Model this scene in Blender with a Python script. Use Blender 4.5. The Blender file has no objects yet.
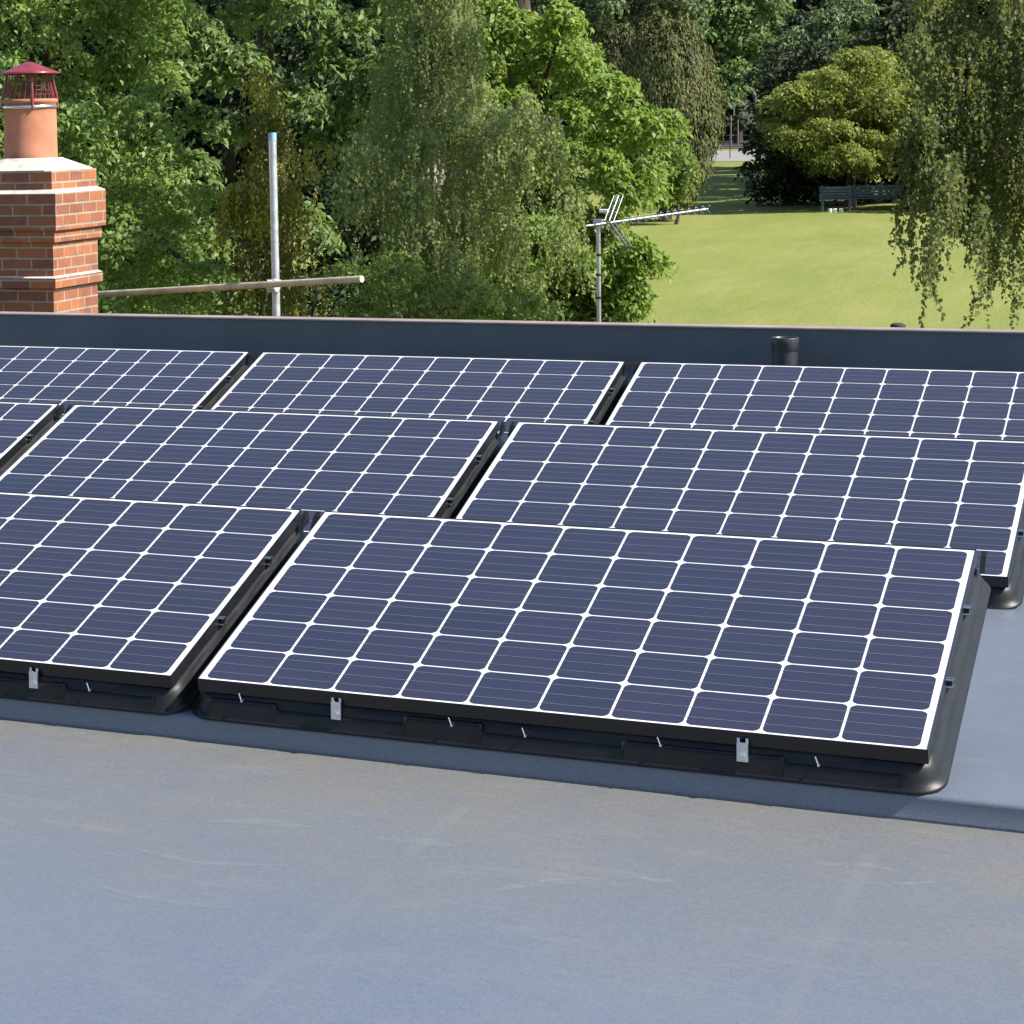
import bpy, bmesh, math, random
import numpy as np
from mathutils import Vector, Matrix

S = bpy.context.scene
COL = S.collection
PI = math.pi

# ------------------------------------------------------------------ camera
# the photograph is the lower right part of a larger frame, hence the lens shift
F, YAW, PITCH, ROLL, CZ = 2462.77, -0.535301, 0.061386, 0.025537, 1.469
PX, PY = -176.816, 279.159
cy_, sy_ = math.cos(YAW), math.sin(YAW); cp_, sp_ = math.cos(PITCH), math.sin(PITCH)
fwd = Vector((sy_*cp_, cy_*cp_, -sp_)); r0 = Vector((cy_, -sy_, 0)); d0 = fwd.cross(r0)
cr_, sr_ = math.cos(ROLL), math.sin(ROLL)
right = cr_*r0 + sr_*d0; down = -sr_*r0 + cr_*d0
cam_d = bpy.data.cameras.new("camera"); cam = bpy.data.objects.new("camera", cam_d); COL.objects.link(cam)
m = Matrix((right, -down, -fwd)).transposed().to_4x4(); m.translation = Vector((0, 0, CZ))
cam.matrix_world = m
cam_d.sensor_fit = 'HORIZONTAL'; cam_d.sensor_width = 36.0; cam_d.lens = F/1024*36.0
cam_d.shift_x = (512-PX)/1024; cam_d.shift_y = -(512-PY)/1024
cam_d.clip_start = 0.05; cam_d.clip_end = 2000
S.camera = cam

def at(px, py, D):
    v = Vector((0, 0, CZ)) + D*(fwd + right*((px-PX)/F) + down*((py-PY)/F))
    return v

# ------------------------------------------------------------------ light
SUN_EL = math.radians(45); SUN_AZ = math.atan2(1.0, 0.04)      # clockwise from +Y
w = bpy.data.worlds.new("World"); S.world = w; w.use_nodes = True
nt = w.node_tree; bg = nt.nodes['Background']
sky = nt.nodes.new('ShaderNodeTexSky'); sky.sky_type = 'NISHITA'; sky.sun_disc = False
sky.sun_elevation = SUN_EL; sky.sun_rotation = SUN_AZ; sky.air_density = 1.0; sky.dust_density = 0.7; sky.ozone_density = 1.5
nt.links.new(sky.outputs[0], bg.inputs[0]); bg.inputs[1].default_value = 0.10
sd = bpy.data.lights.new("sun", 'SUN'); sd.energy = 5.0; sd.angle = math.radians(0.5); sd.color = (1.0, 0.93, 0.82)
so = bpy.data.objects.new("sun", sd); COL.objects.link(so)
sv = Vector((math.sin(SUN_AZ)*math.cos(SUN_EL), math.cos(SUN_AZ)*math.cos(SUN_EL), math.sin(SUN_EL)))
so.rotation_euler = sv.to_track_quat('Z', 'Y').to_euler()
so.location = sv*60
S.view_settings.view_transform = 'Standard'; S.view_settings.look = 'None'; S.view_settings.gamma = 1.0
S.view_settings.use_curve_mapping = False
S.view_settings.exposure = 0.88
try:
    S.cycles.max_bounces = 6; S.cycles.diffuse_bounces = 3; S.cycles.glossy_bounces = 3
    S.cycles.transmission_bounces = 3; S.cycles.caustics_reflective = False; S.cycles.caustics_refractive = False
except Exception: pass

# ------------------------------------------------------------------ materials
def newmat(name):
    m = bpy.data.materials.new(name); m.use_nodes = True
    return m, m.node_tree, m.node_tree.nodes, m.node_tree.links, m.node_tree.nodes['Principled BSDF']
def noise(n, l, vec, scale, detail=4, rough=.6, dist=0.0):
    t = n.new('ShaderNodeTexNoise'); t.inputs['Scale'].default_value = scale; t.inputs['Detail'].default_value = detail
    t.inputs['Roughness'].default_value = rough; t.inputs['Distortion'].default_value = dist
    if vec is not None: l.new(vec, t.inputs['Vector'])
    return t.outputs['Fac']
def ramp(n, l, fac, stops):
    r = n.new('ShaderNodeValToRGB'); cr = r.color_ramp
    while len(cr.elements) < len(stops): cr.elements.new(0.5)
    for e, (p, c) in zip(cr.elements, stops): e.position = p; e.color = (*c, 1)
    l.new(fac, r.inputs[0]); return r.outputs[0]
def mth(n, l, op, a, b=None, c=None):
    x = n.new('ShaderNodeMath'); x.operation = op
    for i, v in enumerate((a, b, c)):
        if v is None: continue
        if isinstance(v, (int, float)): x.inputs[i].default_value = v
        else: l.new(v, x.inputs[i])
    return x.outputs[0]
def mixc(n, l, fac, a, b, mode='MIX'):
    x = n.new('ShaderNodeMix'); x.data_type = 'RGBA'; x.blend_type = mode
    for i, v in ((0, fac), (6, a), (7, b)):
        if isinstance(v, (int, float)): x.inputs[i].default_value = v
        elif isinstance(v, tuple): x.inputs[i].default_value = (*v, 1)
        else: l.new(v, x.inputs[i])
    return x.outputs[2]
def bump(n, l, h, strength, dist, bs):
    b = n.new('ShaderNodeBump'); b.inputs['Strength'].default_value = strength; b.inputs['Distance'].default_value = dist
    l.new(h, b.inputs['Height']); l.new(b.outputs[0], bs.inputs['Normal'])
def objc(n, scale=None, l=None):
    t = n.new('ShaderNodeTexCoord')
    if scale:
        mp = n.new('ShaderNodeMapping'); mp.inputs['Scale'].default_value = scale; l.new(t.outputs['Object'], mp.inputs[0]); return mp.outputs[0]
    return t.outputs['Object']

def simple(name, col, rough=.5, metal=0, var=.15, scale=20, bmp=0, spec=.5, coat=0):
    m, t, n, l, b = newmat(name)
    o = objc(n); f = noise(n, l, o, scale)
    c = ramp(n, l, f, [(.3, tuple(x*(1-var) for x in col)), (.7, tuple(min(1, x*(1+var)) for x in col))])
    l.new(c, b.inputs['Base Color'])
    l.new(mth(n, l, 'MULTIPLY_ADD', f, .2, rough-.1), b.inputs['Roughness'])
    b.inputs['Metallic'].default_value = metal; b.inputs['Specular IOR Level'].default_value = spec
    b.inputs['Coat Weight'].default_value = coat; b.inputs['Coat Roughness'].default_value = .15
    if bmp: bump(n, l, f, bmp, .01, b)
    return m

M = {}
M['black_frame'] = simple('black_frame', (.012, .013, .016), .3, 0, .2, 30)
M['tub'] = simple('black_plastic', (.010, .011, .013), .45, 0, .3, 9, .15, .3)
M['steel'] = simple('steel', (.75, .77, .8), .25, 1, .1, 60)
M['galv'] = simple('galvanised', (.52, .54, .56), .45, .7, .25, 14)
M['galv_old'] = simple('galvanised_old', (.50, .46, .33), .6, .3, .3, 8)
M['alu'] = simple('aluminium', (.48, .49, .50), .4, .8, .15, 20)
M['pipe'] = simple('pipe_plastic', (.022, .025, .03), .45, 0, .3, 15)
M['redlid'] = simple('red_paint', (.22, .025, .04), .35, 0, .2, 15, coat=.3)
M['mortar_cap'] = simple('mortar_cap', (.50, .47, .42), .9, 0, .25, 12, .4)
M['terracotta'] = simple('terracotta', (.46, .19, .11), .8, 0, .22, 5, .15)
M['coping'] = simple('coping_trim', (.27, .22, .205), .6, 0, .2, 5)
M['bark'] = simple('bark', (.045, .038, .03), .9, 0, .4, 6, .6)
M['palebark'] = simple('pale_bark', (.38, .36, .32), .8, 0, .5, 5, .4)
M['bench'] = simple('bench_paint', (.11, .135, .15), .6, 0, .25, 6)
M['white'] = simple('white_paint', (.75, .75, .73), .5, 0, .1, 5)
M['fence'] = simple('fence_steel', (.06, .06, .06), .6, .2, .2, 5)
M['fence_grey'] = simple('post_grey', (.16, .16, .16), .7)
M['tile'] = simple('roof_tile', (.08, .05, .04), .85, 0, .4, 5, .3)

# backsheet: white with gloss glass over it
def backsheet():
    m, t, n, l, b = newmat('white_backsheet')
    b.inputs['Base Color'].default_value = (.74, .75, .77, 1); b.inputs['Roughness'].default_value = .5
    b.inputs['Coat Weight'].default_value = 1; b.inputs['Coat Roughness'].default_value = .12
    return m
M['back'] = backsheet()
def cellmat():
    m, t, n, l, b = newmat('silicon_cell')
    g = n.new('ShaderNodeNewGeometry'); oi = n.new('ShaderNodeObjectInfo')
    s = mth(n, l, 'FRACT', mth(n, l, 'ADD', g.outputs['Random Per Island'], oi.outputs['Random']))
    base = ramp(n, l, s, [(0, (.006, .011, .030)), (.3, (.009, .014, .036)), (.6, (.018, .014, .044)), (.85, (.012, .012, .036)), (1, (.008, .014, .038))])
    o = objc(n, (3, 260, 1), l)
    f = noise(n, l, o, 1.0, 2, .5)
    f2 = noise(n, l, objc(n), 60, 3, .7)
    base = mixc(n, l, mth(n, l, 'MULTIPLY', oi.outputs['Random'], .45), base, (.018, .014, .032))
    c = mixc(n, l, mth(n, l, 'MULTIPLY', f, .7), base, (.033, .036, .062))
    c = mixc(n, l, mth(n, l, 'MULTIPLY', f2, .18), c, (.045, .045, .07))
    l.new(c, b.inputs['Base Color'])
    b.inputs['Roughness'].default_value = .5; b.inputs['Specular IOR Level'].default_value = .25
    b.inputs['Coat Weight'].default_value = .62; b.inputs['Coat Roughness'].default_value = .16
    l.new(mth(n, l, 'MULTIPLY_ADD', f2, .1, .1), b.inputs['Coat Roughness'])
    return m
M['cell'] = cellmat()
M['busbar'] = simple('busbar', (.20, .21, .24), .4, .3, .1, 30, coat=1)

def roofmat():
    m, t, n, l, b = newmat('roof_membrane')
    o = objc(n)
    big = noise(n, l, o, 1.3, 6, .65, .5); mid = noise(n, l, o, 5, 5, .65); fine = noise(n, l, o, 190, 2, .7)
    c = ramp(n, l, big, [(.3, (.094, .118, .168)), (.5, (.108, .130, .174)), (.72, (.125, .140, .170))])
    # tan dirt near the kerb, also painting in the trees' brown reflection; cloudy outline
    sep = n.new('ShaderNodeSeparateXYZ'); l.new(o, sep.inputs[0])
    yy = mth(n, l, 'ADD', sep.outputs['Y'], mth(n, l, 'MULTIPLY_ADD', big, 1.1, -.55))
    mr = n.new('ShaderNodeMapRange'); mr.inputs['From Min'].default_value = 4.1; mr.inputs['From Max'].default_value = 5.5
    l.new(yy, mr.inputs[0])
    low = mth(n, l, 'LESS_THAN', sep.outputs['Z'], -.055)
    dirt_reflection = mth(n, l, 'MULTIPLY', mth(n, l, 'MULTIPLY', mr.outputs[0], low), mth(n, l, 'MULTIPLY_ADD', mid, 1.1, .25))
    c = mixc(n, l, dirt_reflection, c, (.118, .112, .094))
    st = noise(n, l, objc(n, (1.2, 7, 1), l), 1.6, 6, .7, 1.2)
    stf = ramp(n, l, st, [(.55, (0, 0, 0)), (.80, (.30, .30, .30))])
    c = mixc(n, l, stf, c, (.25, .24, .22))
    c = mixc(n, l, mth(n, l, 'MULTIPLY', ramp(n, l, fine, [(.40, (0, 0, 0)), (.62, (1, 1, 1))]), .42), c, (.18, .20, .235))
    l.new(c, b.inputs['Base Color'])
    r = mth(n, l, 'MULTIPLY_ADD', mid, .16, .30)
    r = mth(n, l, 'ADD', r, mth(n, l, 'MULTIPLY', dirt_reflection, .25)); l.new(r, b.inputs['Roughness'])
    b.inputs['Specular IOR Level'].default_value = .65
    h = mth(n, l, 'ADD', mth(n, l, 'MULTIPLY', mid, .6), mth(n, l, 'MULTIPLY', fine, .08))
    h = mth(n, l, 'ADD', h, mth(n, l, 'MULTIPLY', noise(n, l, o, 2.0, 3), 1.2))
    bump(n, l, h, .22, .012, b)
    return m
M['roof'] = roofmat()
def upstand():
    m, t, n, l, b = newmat('parapet_membrane')
    o = objc(n); f = noise(n, l, o, 3, 5, .6); g = noise(n, l, o, 120, 2, .8)
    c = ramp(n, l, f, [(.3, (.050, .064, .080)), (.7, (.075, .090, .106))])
    c = mixc(n, l, mth(n, l, 'MULTIPLY', g, .3), c, (.10, .11, .13)); l.new(c, b.inputs['Base Color'])
    b.inputs['Roughness'].default_value = .42; bump(n, l, f, .3, .02, b)
    return m
M['upstand'] = upstand()
M['scuff'] = None
def scuffmat():
    m, t, n, l, b = newmat('chalky_scuff')
    f = noise(n, l, objc(n), 24, 5, .8)
    b.inputs['Base Color'].default_value = (.30, .35, .33, 1); b.inputs['Roughness'].default_value = .7
    l.new(ramp(n, l, f, [(.40, (0, 0, 0)), (.80, (.42, .42, .42))]), b.inputs['Alpha'])
    return m
M['scuff'] = scuffmat()
def rubmat():
    m, t, n, l, b = newmat('rubbed_line')
    f = noise(n, l, objc(n), 3, 4, .6)
    b.inputs['Base Color'].default_value = (.30, .31, .33, 1); b.inputs['Roughness'].default_value = .5
    l.new(ramp(n, l, f, [(.3, (.04, .04, .04)), (.7, (.24, .24, .24))]), b.inputs['Alpha'])
    return m
M['rub'] = rubmat()

def brick():
    m, t, n, l, b = newmat('brick')
    tc = n.new('ShaderNodeTexCoord'); sp = n.new('ShaderNodeSeparateXYZ'); l.new(tc.outputs['Object'], sp.inputs[0])
    sn = n.new('ShaderNodeSeparateXYZ'); l.new(tc.outputs['Normal'], sn.inputs[0])
    ay = mth(n, l, 'GREATER_THAN', mth(n, l, 'ABSOLUTE', sn.outputs['X']), .5)
    u = mth(n, l, 'ADD', mth(n, l, 'MULTIPLY', sp.outputs['X'], mth(n, l, 'SUBTRACT', 1.0, ay)), mth(n, l, 'MULTIPLY', sp.outputs['Y'], ay))
    cb = n.new('ShaderNodeCombineXYZ'); l.new(mth(n, l, 'ADD', u, 50.0), cb.inputs[0]); l.new(mth(n, l, 'ADD', sp.outputs['Z'], 7.5), cb.inputs[1])
    br = n.new('ShaderNodeTexBrick'); l.new(cb.outputs[0], br.inputs['Vector'])
    br.inputs['Scale'].default_value = 1; br.inputs['Brick Width'].default_value = .225; br.inputs['Row Height'].default_value = .075
    br.inputs['Mortar Size'].default_value = .0075; br.inputs['Mortar Smooth'].default_value = .15; br.inputs['Bias'].default_value = 0
    br.inputs['Color1'].default_value = (.45, .16, .065, 1); br.inputs['Color2'].default_value = (.27, .10, .065, 1)
    br.inputs['Mortar'].default_value = (.42, .34, .25, 1)
    f = noise(n, l, tc.outputs['Object'], 30, 4, .7); f2 = noise(n, l, tc.outputs['Object'], 4, 2)
    c = mixc(n, l, .35, br.outputs['Color'], ramp(n, l, f, [(.3, (.35, .35, .35)), (.7, (1, 1, 1))]), 'MULTIPLY')
    c = mixc(n, l, .4, c, ramp(n, l, f2, [(.35, (.6, .55, .55)), (.65, (1, 1, 1))]), 'MULTIPLY')
    f3 = noise(n, l, tc.outputs['Object'], 2.2, 6, .7, .8)
    c = mixc(n, l, mth(n, l, 'MULTIPLY', ramp(n, l, f3, [(.50, (0, 0, 0)), (.68, (1, 1, 1))]), .45), c, (.10, .075, .06))
    l.new(c, b.inputs['Base Color']); b.inputs['Roughness'].default_value = .85
    h = mth(n, l, 'SUBTRACT', mth(n, l, 'MULTIPLY', f, .3), br.outputs['Fac']); bump(n, l, h, .7, .006, b)
    return m
M['brick'] = brick()

def leafmat(name, c1, c2, c3, rough=.5, trans=.42, scale=.8, spec=.32):
    m, t, n, l, b = newmat(name)
    g = n.new('ShaderNodeNewGeometry'); o = objc(n)
    f = noise(n, l, o, scale, 3, .6)
    s = mth(n, l, 'ADD', mth(n, l, 'MULTIPLY', g.outputs['Random Per Island'], .6), mth(n, l, 'MULTIPLY_ADD', f, 1.2, -.4))
    c = ramp(n, l, s, [(.1, c1), (.5, c2), (.95, c3)])
    l.new(c, b.inputs['Base Color']); b.inputs['Roughness'].default_value = rough; b.inputs['Specular IOR Level'].default_value = spec
    tr = n.new('ShaderNodeBsdfTranslucent'); cc = mixc(n, l, .5, c, (c3[0]*1.2, c3[1]*1.4, c3[2]*.6)); l.new(cc, tr.inputs[0])
    mx = n.new('ShaderNodeMixShader'); mx.inputs[0].default_value = trans
    l.new(b.outputs[0], mx.inputs[1]); l.new(tr.outputs[0], mx.inputs[2]); l.new(mx.outputs[0], n['Material Output'].inputs[0])
    return m
L = {
 'fine': leafmat('leaf_fine_green', (.130, .195, .062), (.225, .320, .098), (.34, .43, .15)),
 'dark': leafmat('leaf_dark_glossy', (.090, .140, .062), (.175, .250, .100), (.29, .38, .16), .5),
 'bright': leafmat('leaf_bright_green', (.125, .200, .045), (.215, .310, .075), (.35, .43, .13)),
 'birch': leafmat('leaf_birch', (.135, .175, .075), (.22, .27, .108), (.34, .38, .17), .55),
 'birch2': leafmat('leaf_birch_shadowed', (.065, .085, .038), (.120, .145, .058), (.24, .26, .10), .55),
 'golden': leafmat('leaf_golden_conifer', (.035, .05, .024), (.085, .095, .030), (.40, .36, .06), .6, .25, 1.6),
 'shrub': leafmat('leaf_shrub', (.10, .15, .045), (.18, .25, .07), (.30, .36, .12)),
 'cypress': leafmat('leaf_cypress', (.060, .070, .028), (.100, .112, .040), (.17, .175, .058), .75, .1, 1.2),
 'far':    leafmat('leaf_far_green', (0.101, 0.158, 0.068), (0.164, 0.247, 0.090), (0.250, 0.330, 0.128), .6, .3, .35),
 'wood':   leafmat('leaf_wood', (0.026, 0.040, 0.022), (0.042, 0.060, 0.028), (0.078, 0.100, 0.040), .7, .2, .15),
 'blue':   leafmat('leaf_bluish', (0.084, 0.121, 0.068), (0.133, 0.182, 0.088), (0.211, 0.257, 0.121), .6, .25, .5),
 'gold2': leafmat('leaf_yellow_green', (.095, .130, .035), (.185, .22, .050), (.34, .36, .10), .5, .38, .4),
 'gloom':  leafmat('leaf_shade_dark', (.018, .032, .018), (.028, .050, .024), (.05, .08, .032), .6, .15, .6),  # near-black green: the shade inside the tree gaps put into the colour
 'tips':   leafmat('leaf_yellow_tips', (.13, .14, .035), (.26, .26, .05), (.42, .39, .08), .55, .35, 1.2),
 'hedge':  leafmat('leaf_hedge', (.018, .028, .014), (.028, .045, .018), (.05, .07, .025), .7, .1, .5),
}

# ------------------------------------------------------------------ helpers
def tag(o, label=None, cat=None, group=None, kind=None):
    if label: o['label'] = label
    if cat: o['category'] = cat
    if group: o['group'] = group
    if kind: o['kind'] = kind
    return o
def empty(name, loc=(0, 0, 0), rz=0):
    o = bpy.data.objects.new(name, None); COL.objects.link(o); o.location = loc; o.rotation_euler = (0, 0, rz)
    o.empty_display_size = .2
    return o
def copy_tree(o, parent=None):
    c = o.copy(); COL.objects.link(c)
    if parent: c.parent = parent
    for ch in list(o.children): copy_tree(ch, c)
    return c
class MB:
    def __init__(s): s.v = []; s.f = []; s.mi = []; s.sm = []
    def add(s, v, f, mi=0, smooth=False):
        k = len(s.v); s.v += [tuple(x) for x in v]; s.f += [tuple(i+k for i in q) for q in f]
        s.mi += [mi]*len(f); s.sm += [smooth]*len(f); return s
    def box(s, x0, x1, y0, y1, z0, z1, mi=0, R=None, loc=None):
        v = [Vector((x, y, z)) for z in (z0, z1) for y in (y0, y1) for x in (x0, x1)]
        if R is not None: v = [R @ p for p in v]
        if loc is not None: v = [p+Vector(loc) for p in v]
        return s.add(v, [(0, 2, 3, 1), (4, 5, 7, 6), (0, 1, 5, 4), (2, 6, 7, 3), (0, 4, 6, 2), (1, 3, 7, 5)], mi)
    def tube(s, pts, rad, n=8, mi=0, cap=True):
        pts = [Vector(p) for p in pts]
        if not isinstance(rad, (list, tuple)): rad = [rad]*len(pts)
        vs = []; fs = []
        for i, p in enumerate(pts):
            d = (pts[min(i+1, len(pts)-1)]-pts[max(i-1, 0)]).normalized()
            a = d.cross(Vector((0, 0, 1)) if abs(d.z) < .9 else Vector((1, 0, 0))).normalized(); b_ = d.cross(a)
            for k in range(n):
                t = 2*PI*k/n; vs.append(p+rad[i]*(math.cos(t)*a+math.sin(t)*b_))
        for i in range(len(pts)-1):
            for k in range(n):
                k2 = (k+1) % n; fs.append((i*n+k, i*n+k2, (i+1)*n+k2, (i+1)*n+k))
        s.add(vs, fs, mi, True)
        if cap:
            s.add(vs[:n], [tuple(range(n))[::-1]], mi); s.add(vs[-n:], [tuple(range(n))], mi)
        return s
    def lathe(s, prof, n=32, mi=0, c=(0, 0)):
        vs = [(c[0]+r*math.cos(2*PI*k/n), c[1]+r*math.sin(2*PI*k/n), z) for r, z in prof for k in range(n)]
        fs = [(i*n+k, i*n+(k+1) % n, (i+1)*n+(k+1) % n, (i+1)*n+k) for i in range(len(prof)-1) for k in range(n)]
        return s.add(vs, fs, mi, True)
    def build(s, name, mats, parent=None, bevel=0):
        me = bpy.data.meshes.new(name); me.from_pydata(s.v, [], s.f)
        if not isinstance(mats, (list, tuple)): mats = [mats]
        for q in mats: me.materials.append(q)
        me.polygons.foreach_set('material_index', s.mi); me.polygons.foreach_set('use_smooth', s.sm); me.update()
        o = bpy.data.objects.new(name, me); COL.objects.link(o)
        if parent: o.parent = parent
        if bevel:
            bv = o.modifiers.new('bevel', 'BEVEL'); bv.width = bevel; bv.segments = 2; bv.limit_method = 'ANGLE'; bv.angle_limit = .6
        return o

def gz(x, y):                                     # gently rising ground
    t = min(max((y-20)/20.0, 0), 1)
    return -3.525 + .0097*max(y, 20)

# ------------------------------------------------------------------ ground, path
def grassmat():
    m, t, n, l, b = newmat('lawn_grass')
    o = objc(n)
    f = noise(n, l, objc(n, (1, .22, 1), l), .35, 6, .7); g = noise(n, l, objc(n, (1, .14, 1), l), 3.0, 5, .75); h = noise(n, l, objc(n, (1, .2, 1), l), 9, 4, .85)
    c = ramp(n, l, f, [(.32, (.150, .186, .040)), (.5, (.192, .216, .052)), (.68, (.25, .25, .080))])
    c = mixc(n, l, mth(n, l, 'MULTIPLY', ramp(n, l, g, [(.45, (0, 0, 0)), (.75, (1, 1, 1))]), .35), c, (.32, .29, .13))
    c = mixc(n, l, mth(n, l, 'MULTIPLY', h, .35), c, (.15, .18, .045))
    sp = n.new('ShaderNodeSeparateXYZ'); l.new(o, sp.inputs[0])      # mowing stripes, 1.4 m wide
    st = mth(n, l, 'SINE', mth(n, l, 'MULTIPLY', mth(n, l, 'ADD', sp.outputs['X'], mth(n, l, 'MULTIPLY', sp.outputs['Y'], .22)), 2.2))
    c = mixc(n, l, mth(n, l, 'MULTIPLY_ADD', st, .10, .10), c, (.17, .20, .05))
    l.new(c, b.inputs['Base Color']); b.inputs['Roughness'].default_value = .9; b.inputs['Specular IOR Level'].default_value = .15
    bump(n, l, h, .5, .05, b)
    return m
M['grass'] = grassmat()
me = MB(); xs = [-600, -300, -150, -60, -20, 20, 80, 200, 500]; ys = [-300, -50, 0, 20, 60, 100, 160, 300, 900]
me.add([(x, y, gz(x, y)) for y in ys for x in xs], [(j*9+i, j*9+i+1, (j+1)*9+i+1, (j+1)*9+i) for j in range(8) for i in range(8)])
lawn = tag(me.build('lawn', M['grass']), kind='structure')
M['asphalt'] = simple('path_asphalt', (.24, .23, .225), .85, 0, .12, 1.5)
me = MB()
for i in range(24):
    x0 = -110+i*8; x1 = x0+8
    me.add([(x0, 157.5, gz(0, 157.5)+.02), (x1, 157.5, gz(0, 157.5)+.02), (x1, 181, gz(0, 181)+.02), (x0, 181, gz(0, 181)+.02)], [(0, 1, 2, 3)])
tag(me.build('path', M['asphalt']), kind='structure')
M['soil'] = simple('woodland_soil', (.045, .04, .03), .95, 0, .3, .5)
me = MB().add([(-250, 186, gz(0, 186)+.03), (120, 186, gz(0, 186)+.03), (220, 890, gz(0, 890)+.03), (-450, 890, gz(0, 890)+.03)], [(0, 1, 2, 3)])
tag(me.build('woodland_floor', M['soil']), kind='structure')

# ------------------------------------------------------------------ roof
me = MB()
X0, X1 = -16.0, 9.0
prof = [(11.86, 0.0), (5.612, 0.0), (5.602, -.002), (5.598, -.007), (5.597, -.012), (5.600, -.055), (5.597, -.0595), (5.590, -.060), (5.2, -.060), (-3.0, -.060)]
n_ = 120
vs = [(X0+(X1-X0)*i/n_, y+(.001*math.sin(i*.9)+.003*math.sin(i*.23) if 5.5 < y < 5.61 else 0), z) for (y, z) in prof for i in range(n_+1)]
fs = [(j*(n_+1)+i, (j+1)*(n_+1)+i, (j+1)*(n_+1)+i+1, j*(n_+1)+i+1) for j in range(len(prof)-1) for i in range(n_)]
me.add(vs, fs, 0, True)
# pale rubbed lines along the membrane laps
for x in (-1.55, -.72):
    for i in range(10): y0_ = 5.3-i*.8; me.add([(x, y0_-.8, -.0592), (x+.03, y0_-.8, -.0592), (x+.03, y0_, -.0592), (x, y0_, -.0592)], [(0, 1, 2, 3)], 2)
# pale scuffs (shoe and tool marks)
rs = random.Random(4)
def arc(cx, cy, r, a0, a1, wd):
    N = 14
    for i in range(N):
        t0 = a0+(a1-a0)*i/N; t1 = a0+(a1-a0)*(i+1)/N
        w0 = wd*math.sin(PI*(i+.15)/(N+.3)); w1 = wd*math.sin(PI*(i+1.15)/(N+.3))
        p = []
        for t, ww in ((t0, w0), (t1, w1)):
            for s in (-1, 1): p.append((cx+(r+s*ww)*math.cos(t), cy+(r+s*ww)*1.6*math.sin(t), -.0590))
        me.add(p, [(0, 1, 3, 2)], 1)
def gp(px, py):                                    # point on the lower roof
    d = fwd + right*((px-PX)/F) + down*((py-PY)/F); return Vector((0, 0, CZ)) + d*((-.06-CZ)/d.z)
for (a, b, c, wd) in [((95, 885), (150, 903), (230, 908), .012), ((135, 848), (190, 868), (285, 865), .012), ((205, 822), (255, 818), (320, 830), .022),
                  ((485, 895), (515, 882), (590, 884), .014), ((490, 890), (560, 876), (610, 880), .010), ((785, 868), (840, 858), (900, 872), .016),
                  ((855, 882), (900, 888), (960, 880), .010), ((70, 772), (78, 769), (88, 770), .006), ((375, 838), (410, 840), (455, 846), .02), ((640, 878), (655, 884), (680, 880), .012)]:
    A, B, C_ = gp(*a), gp(*b), gp(*c); N = 12; pts = []
    for i in range(N+1):
        t = i/N; pts.append(A*(1-t)**2+2*B*t*(1-t)+C_*t*t)
    for i in range(N):
        w0 = wd*(.15+math.sin(PI*i/N)); w1 = wd*(.15+math.sin(PI*(i+1)/N)); u = Vector((0, 1, 0))
        me.add([(p.x, p.y+s*ww, -.0590) for p, ww in ((pts[i], w0), (pts[i+1], w1)) for s in (-1, 1)], [(0, 1, 3, 2)], 1)
roof = tag(me.build('flat_roof', [M['roof'], M['scuff'], M['rub']]), kind='structure')

PZ = .446
pw = empty('parapet_wall', (-3, 11.9, 0)); tag(pw, 'low dark blue grey membrane covered parapet along the far edge of the flat roof', 'wall')
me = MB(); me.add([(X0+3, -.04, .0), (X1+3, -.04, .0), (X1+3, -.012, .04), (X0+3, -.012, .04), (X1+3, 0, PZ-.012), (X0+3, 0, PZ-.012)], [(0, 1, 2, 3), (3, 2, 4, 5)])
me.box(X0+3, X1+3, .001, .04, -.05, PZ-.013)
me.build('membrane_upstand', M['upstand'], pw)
MB().box(X0+3, X1+3, .042, .095, -3.6, PZ-.02).build('outer_brickwork', M['brick'], pw)
me = MB(); me.box(X0+3, X1+3, -.010, .10, PZ-.010, PZ)
me.build('coping', M['coping'], pw, bevel=.003)
# side walls of the building under the roof
me = MB(); me.box(X0, X1, -3, 11.85, -3.6, -.15)
tag(me.build('house_wall', M['brick']), 'brick walls of the building under the flat roof', 'building')

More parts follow.
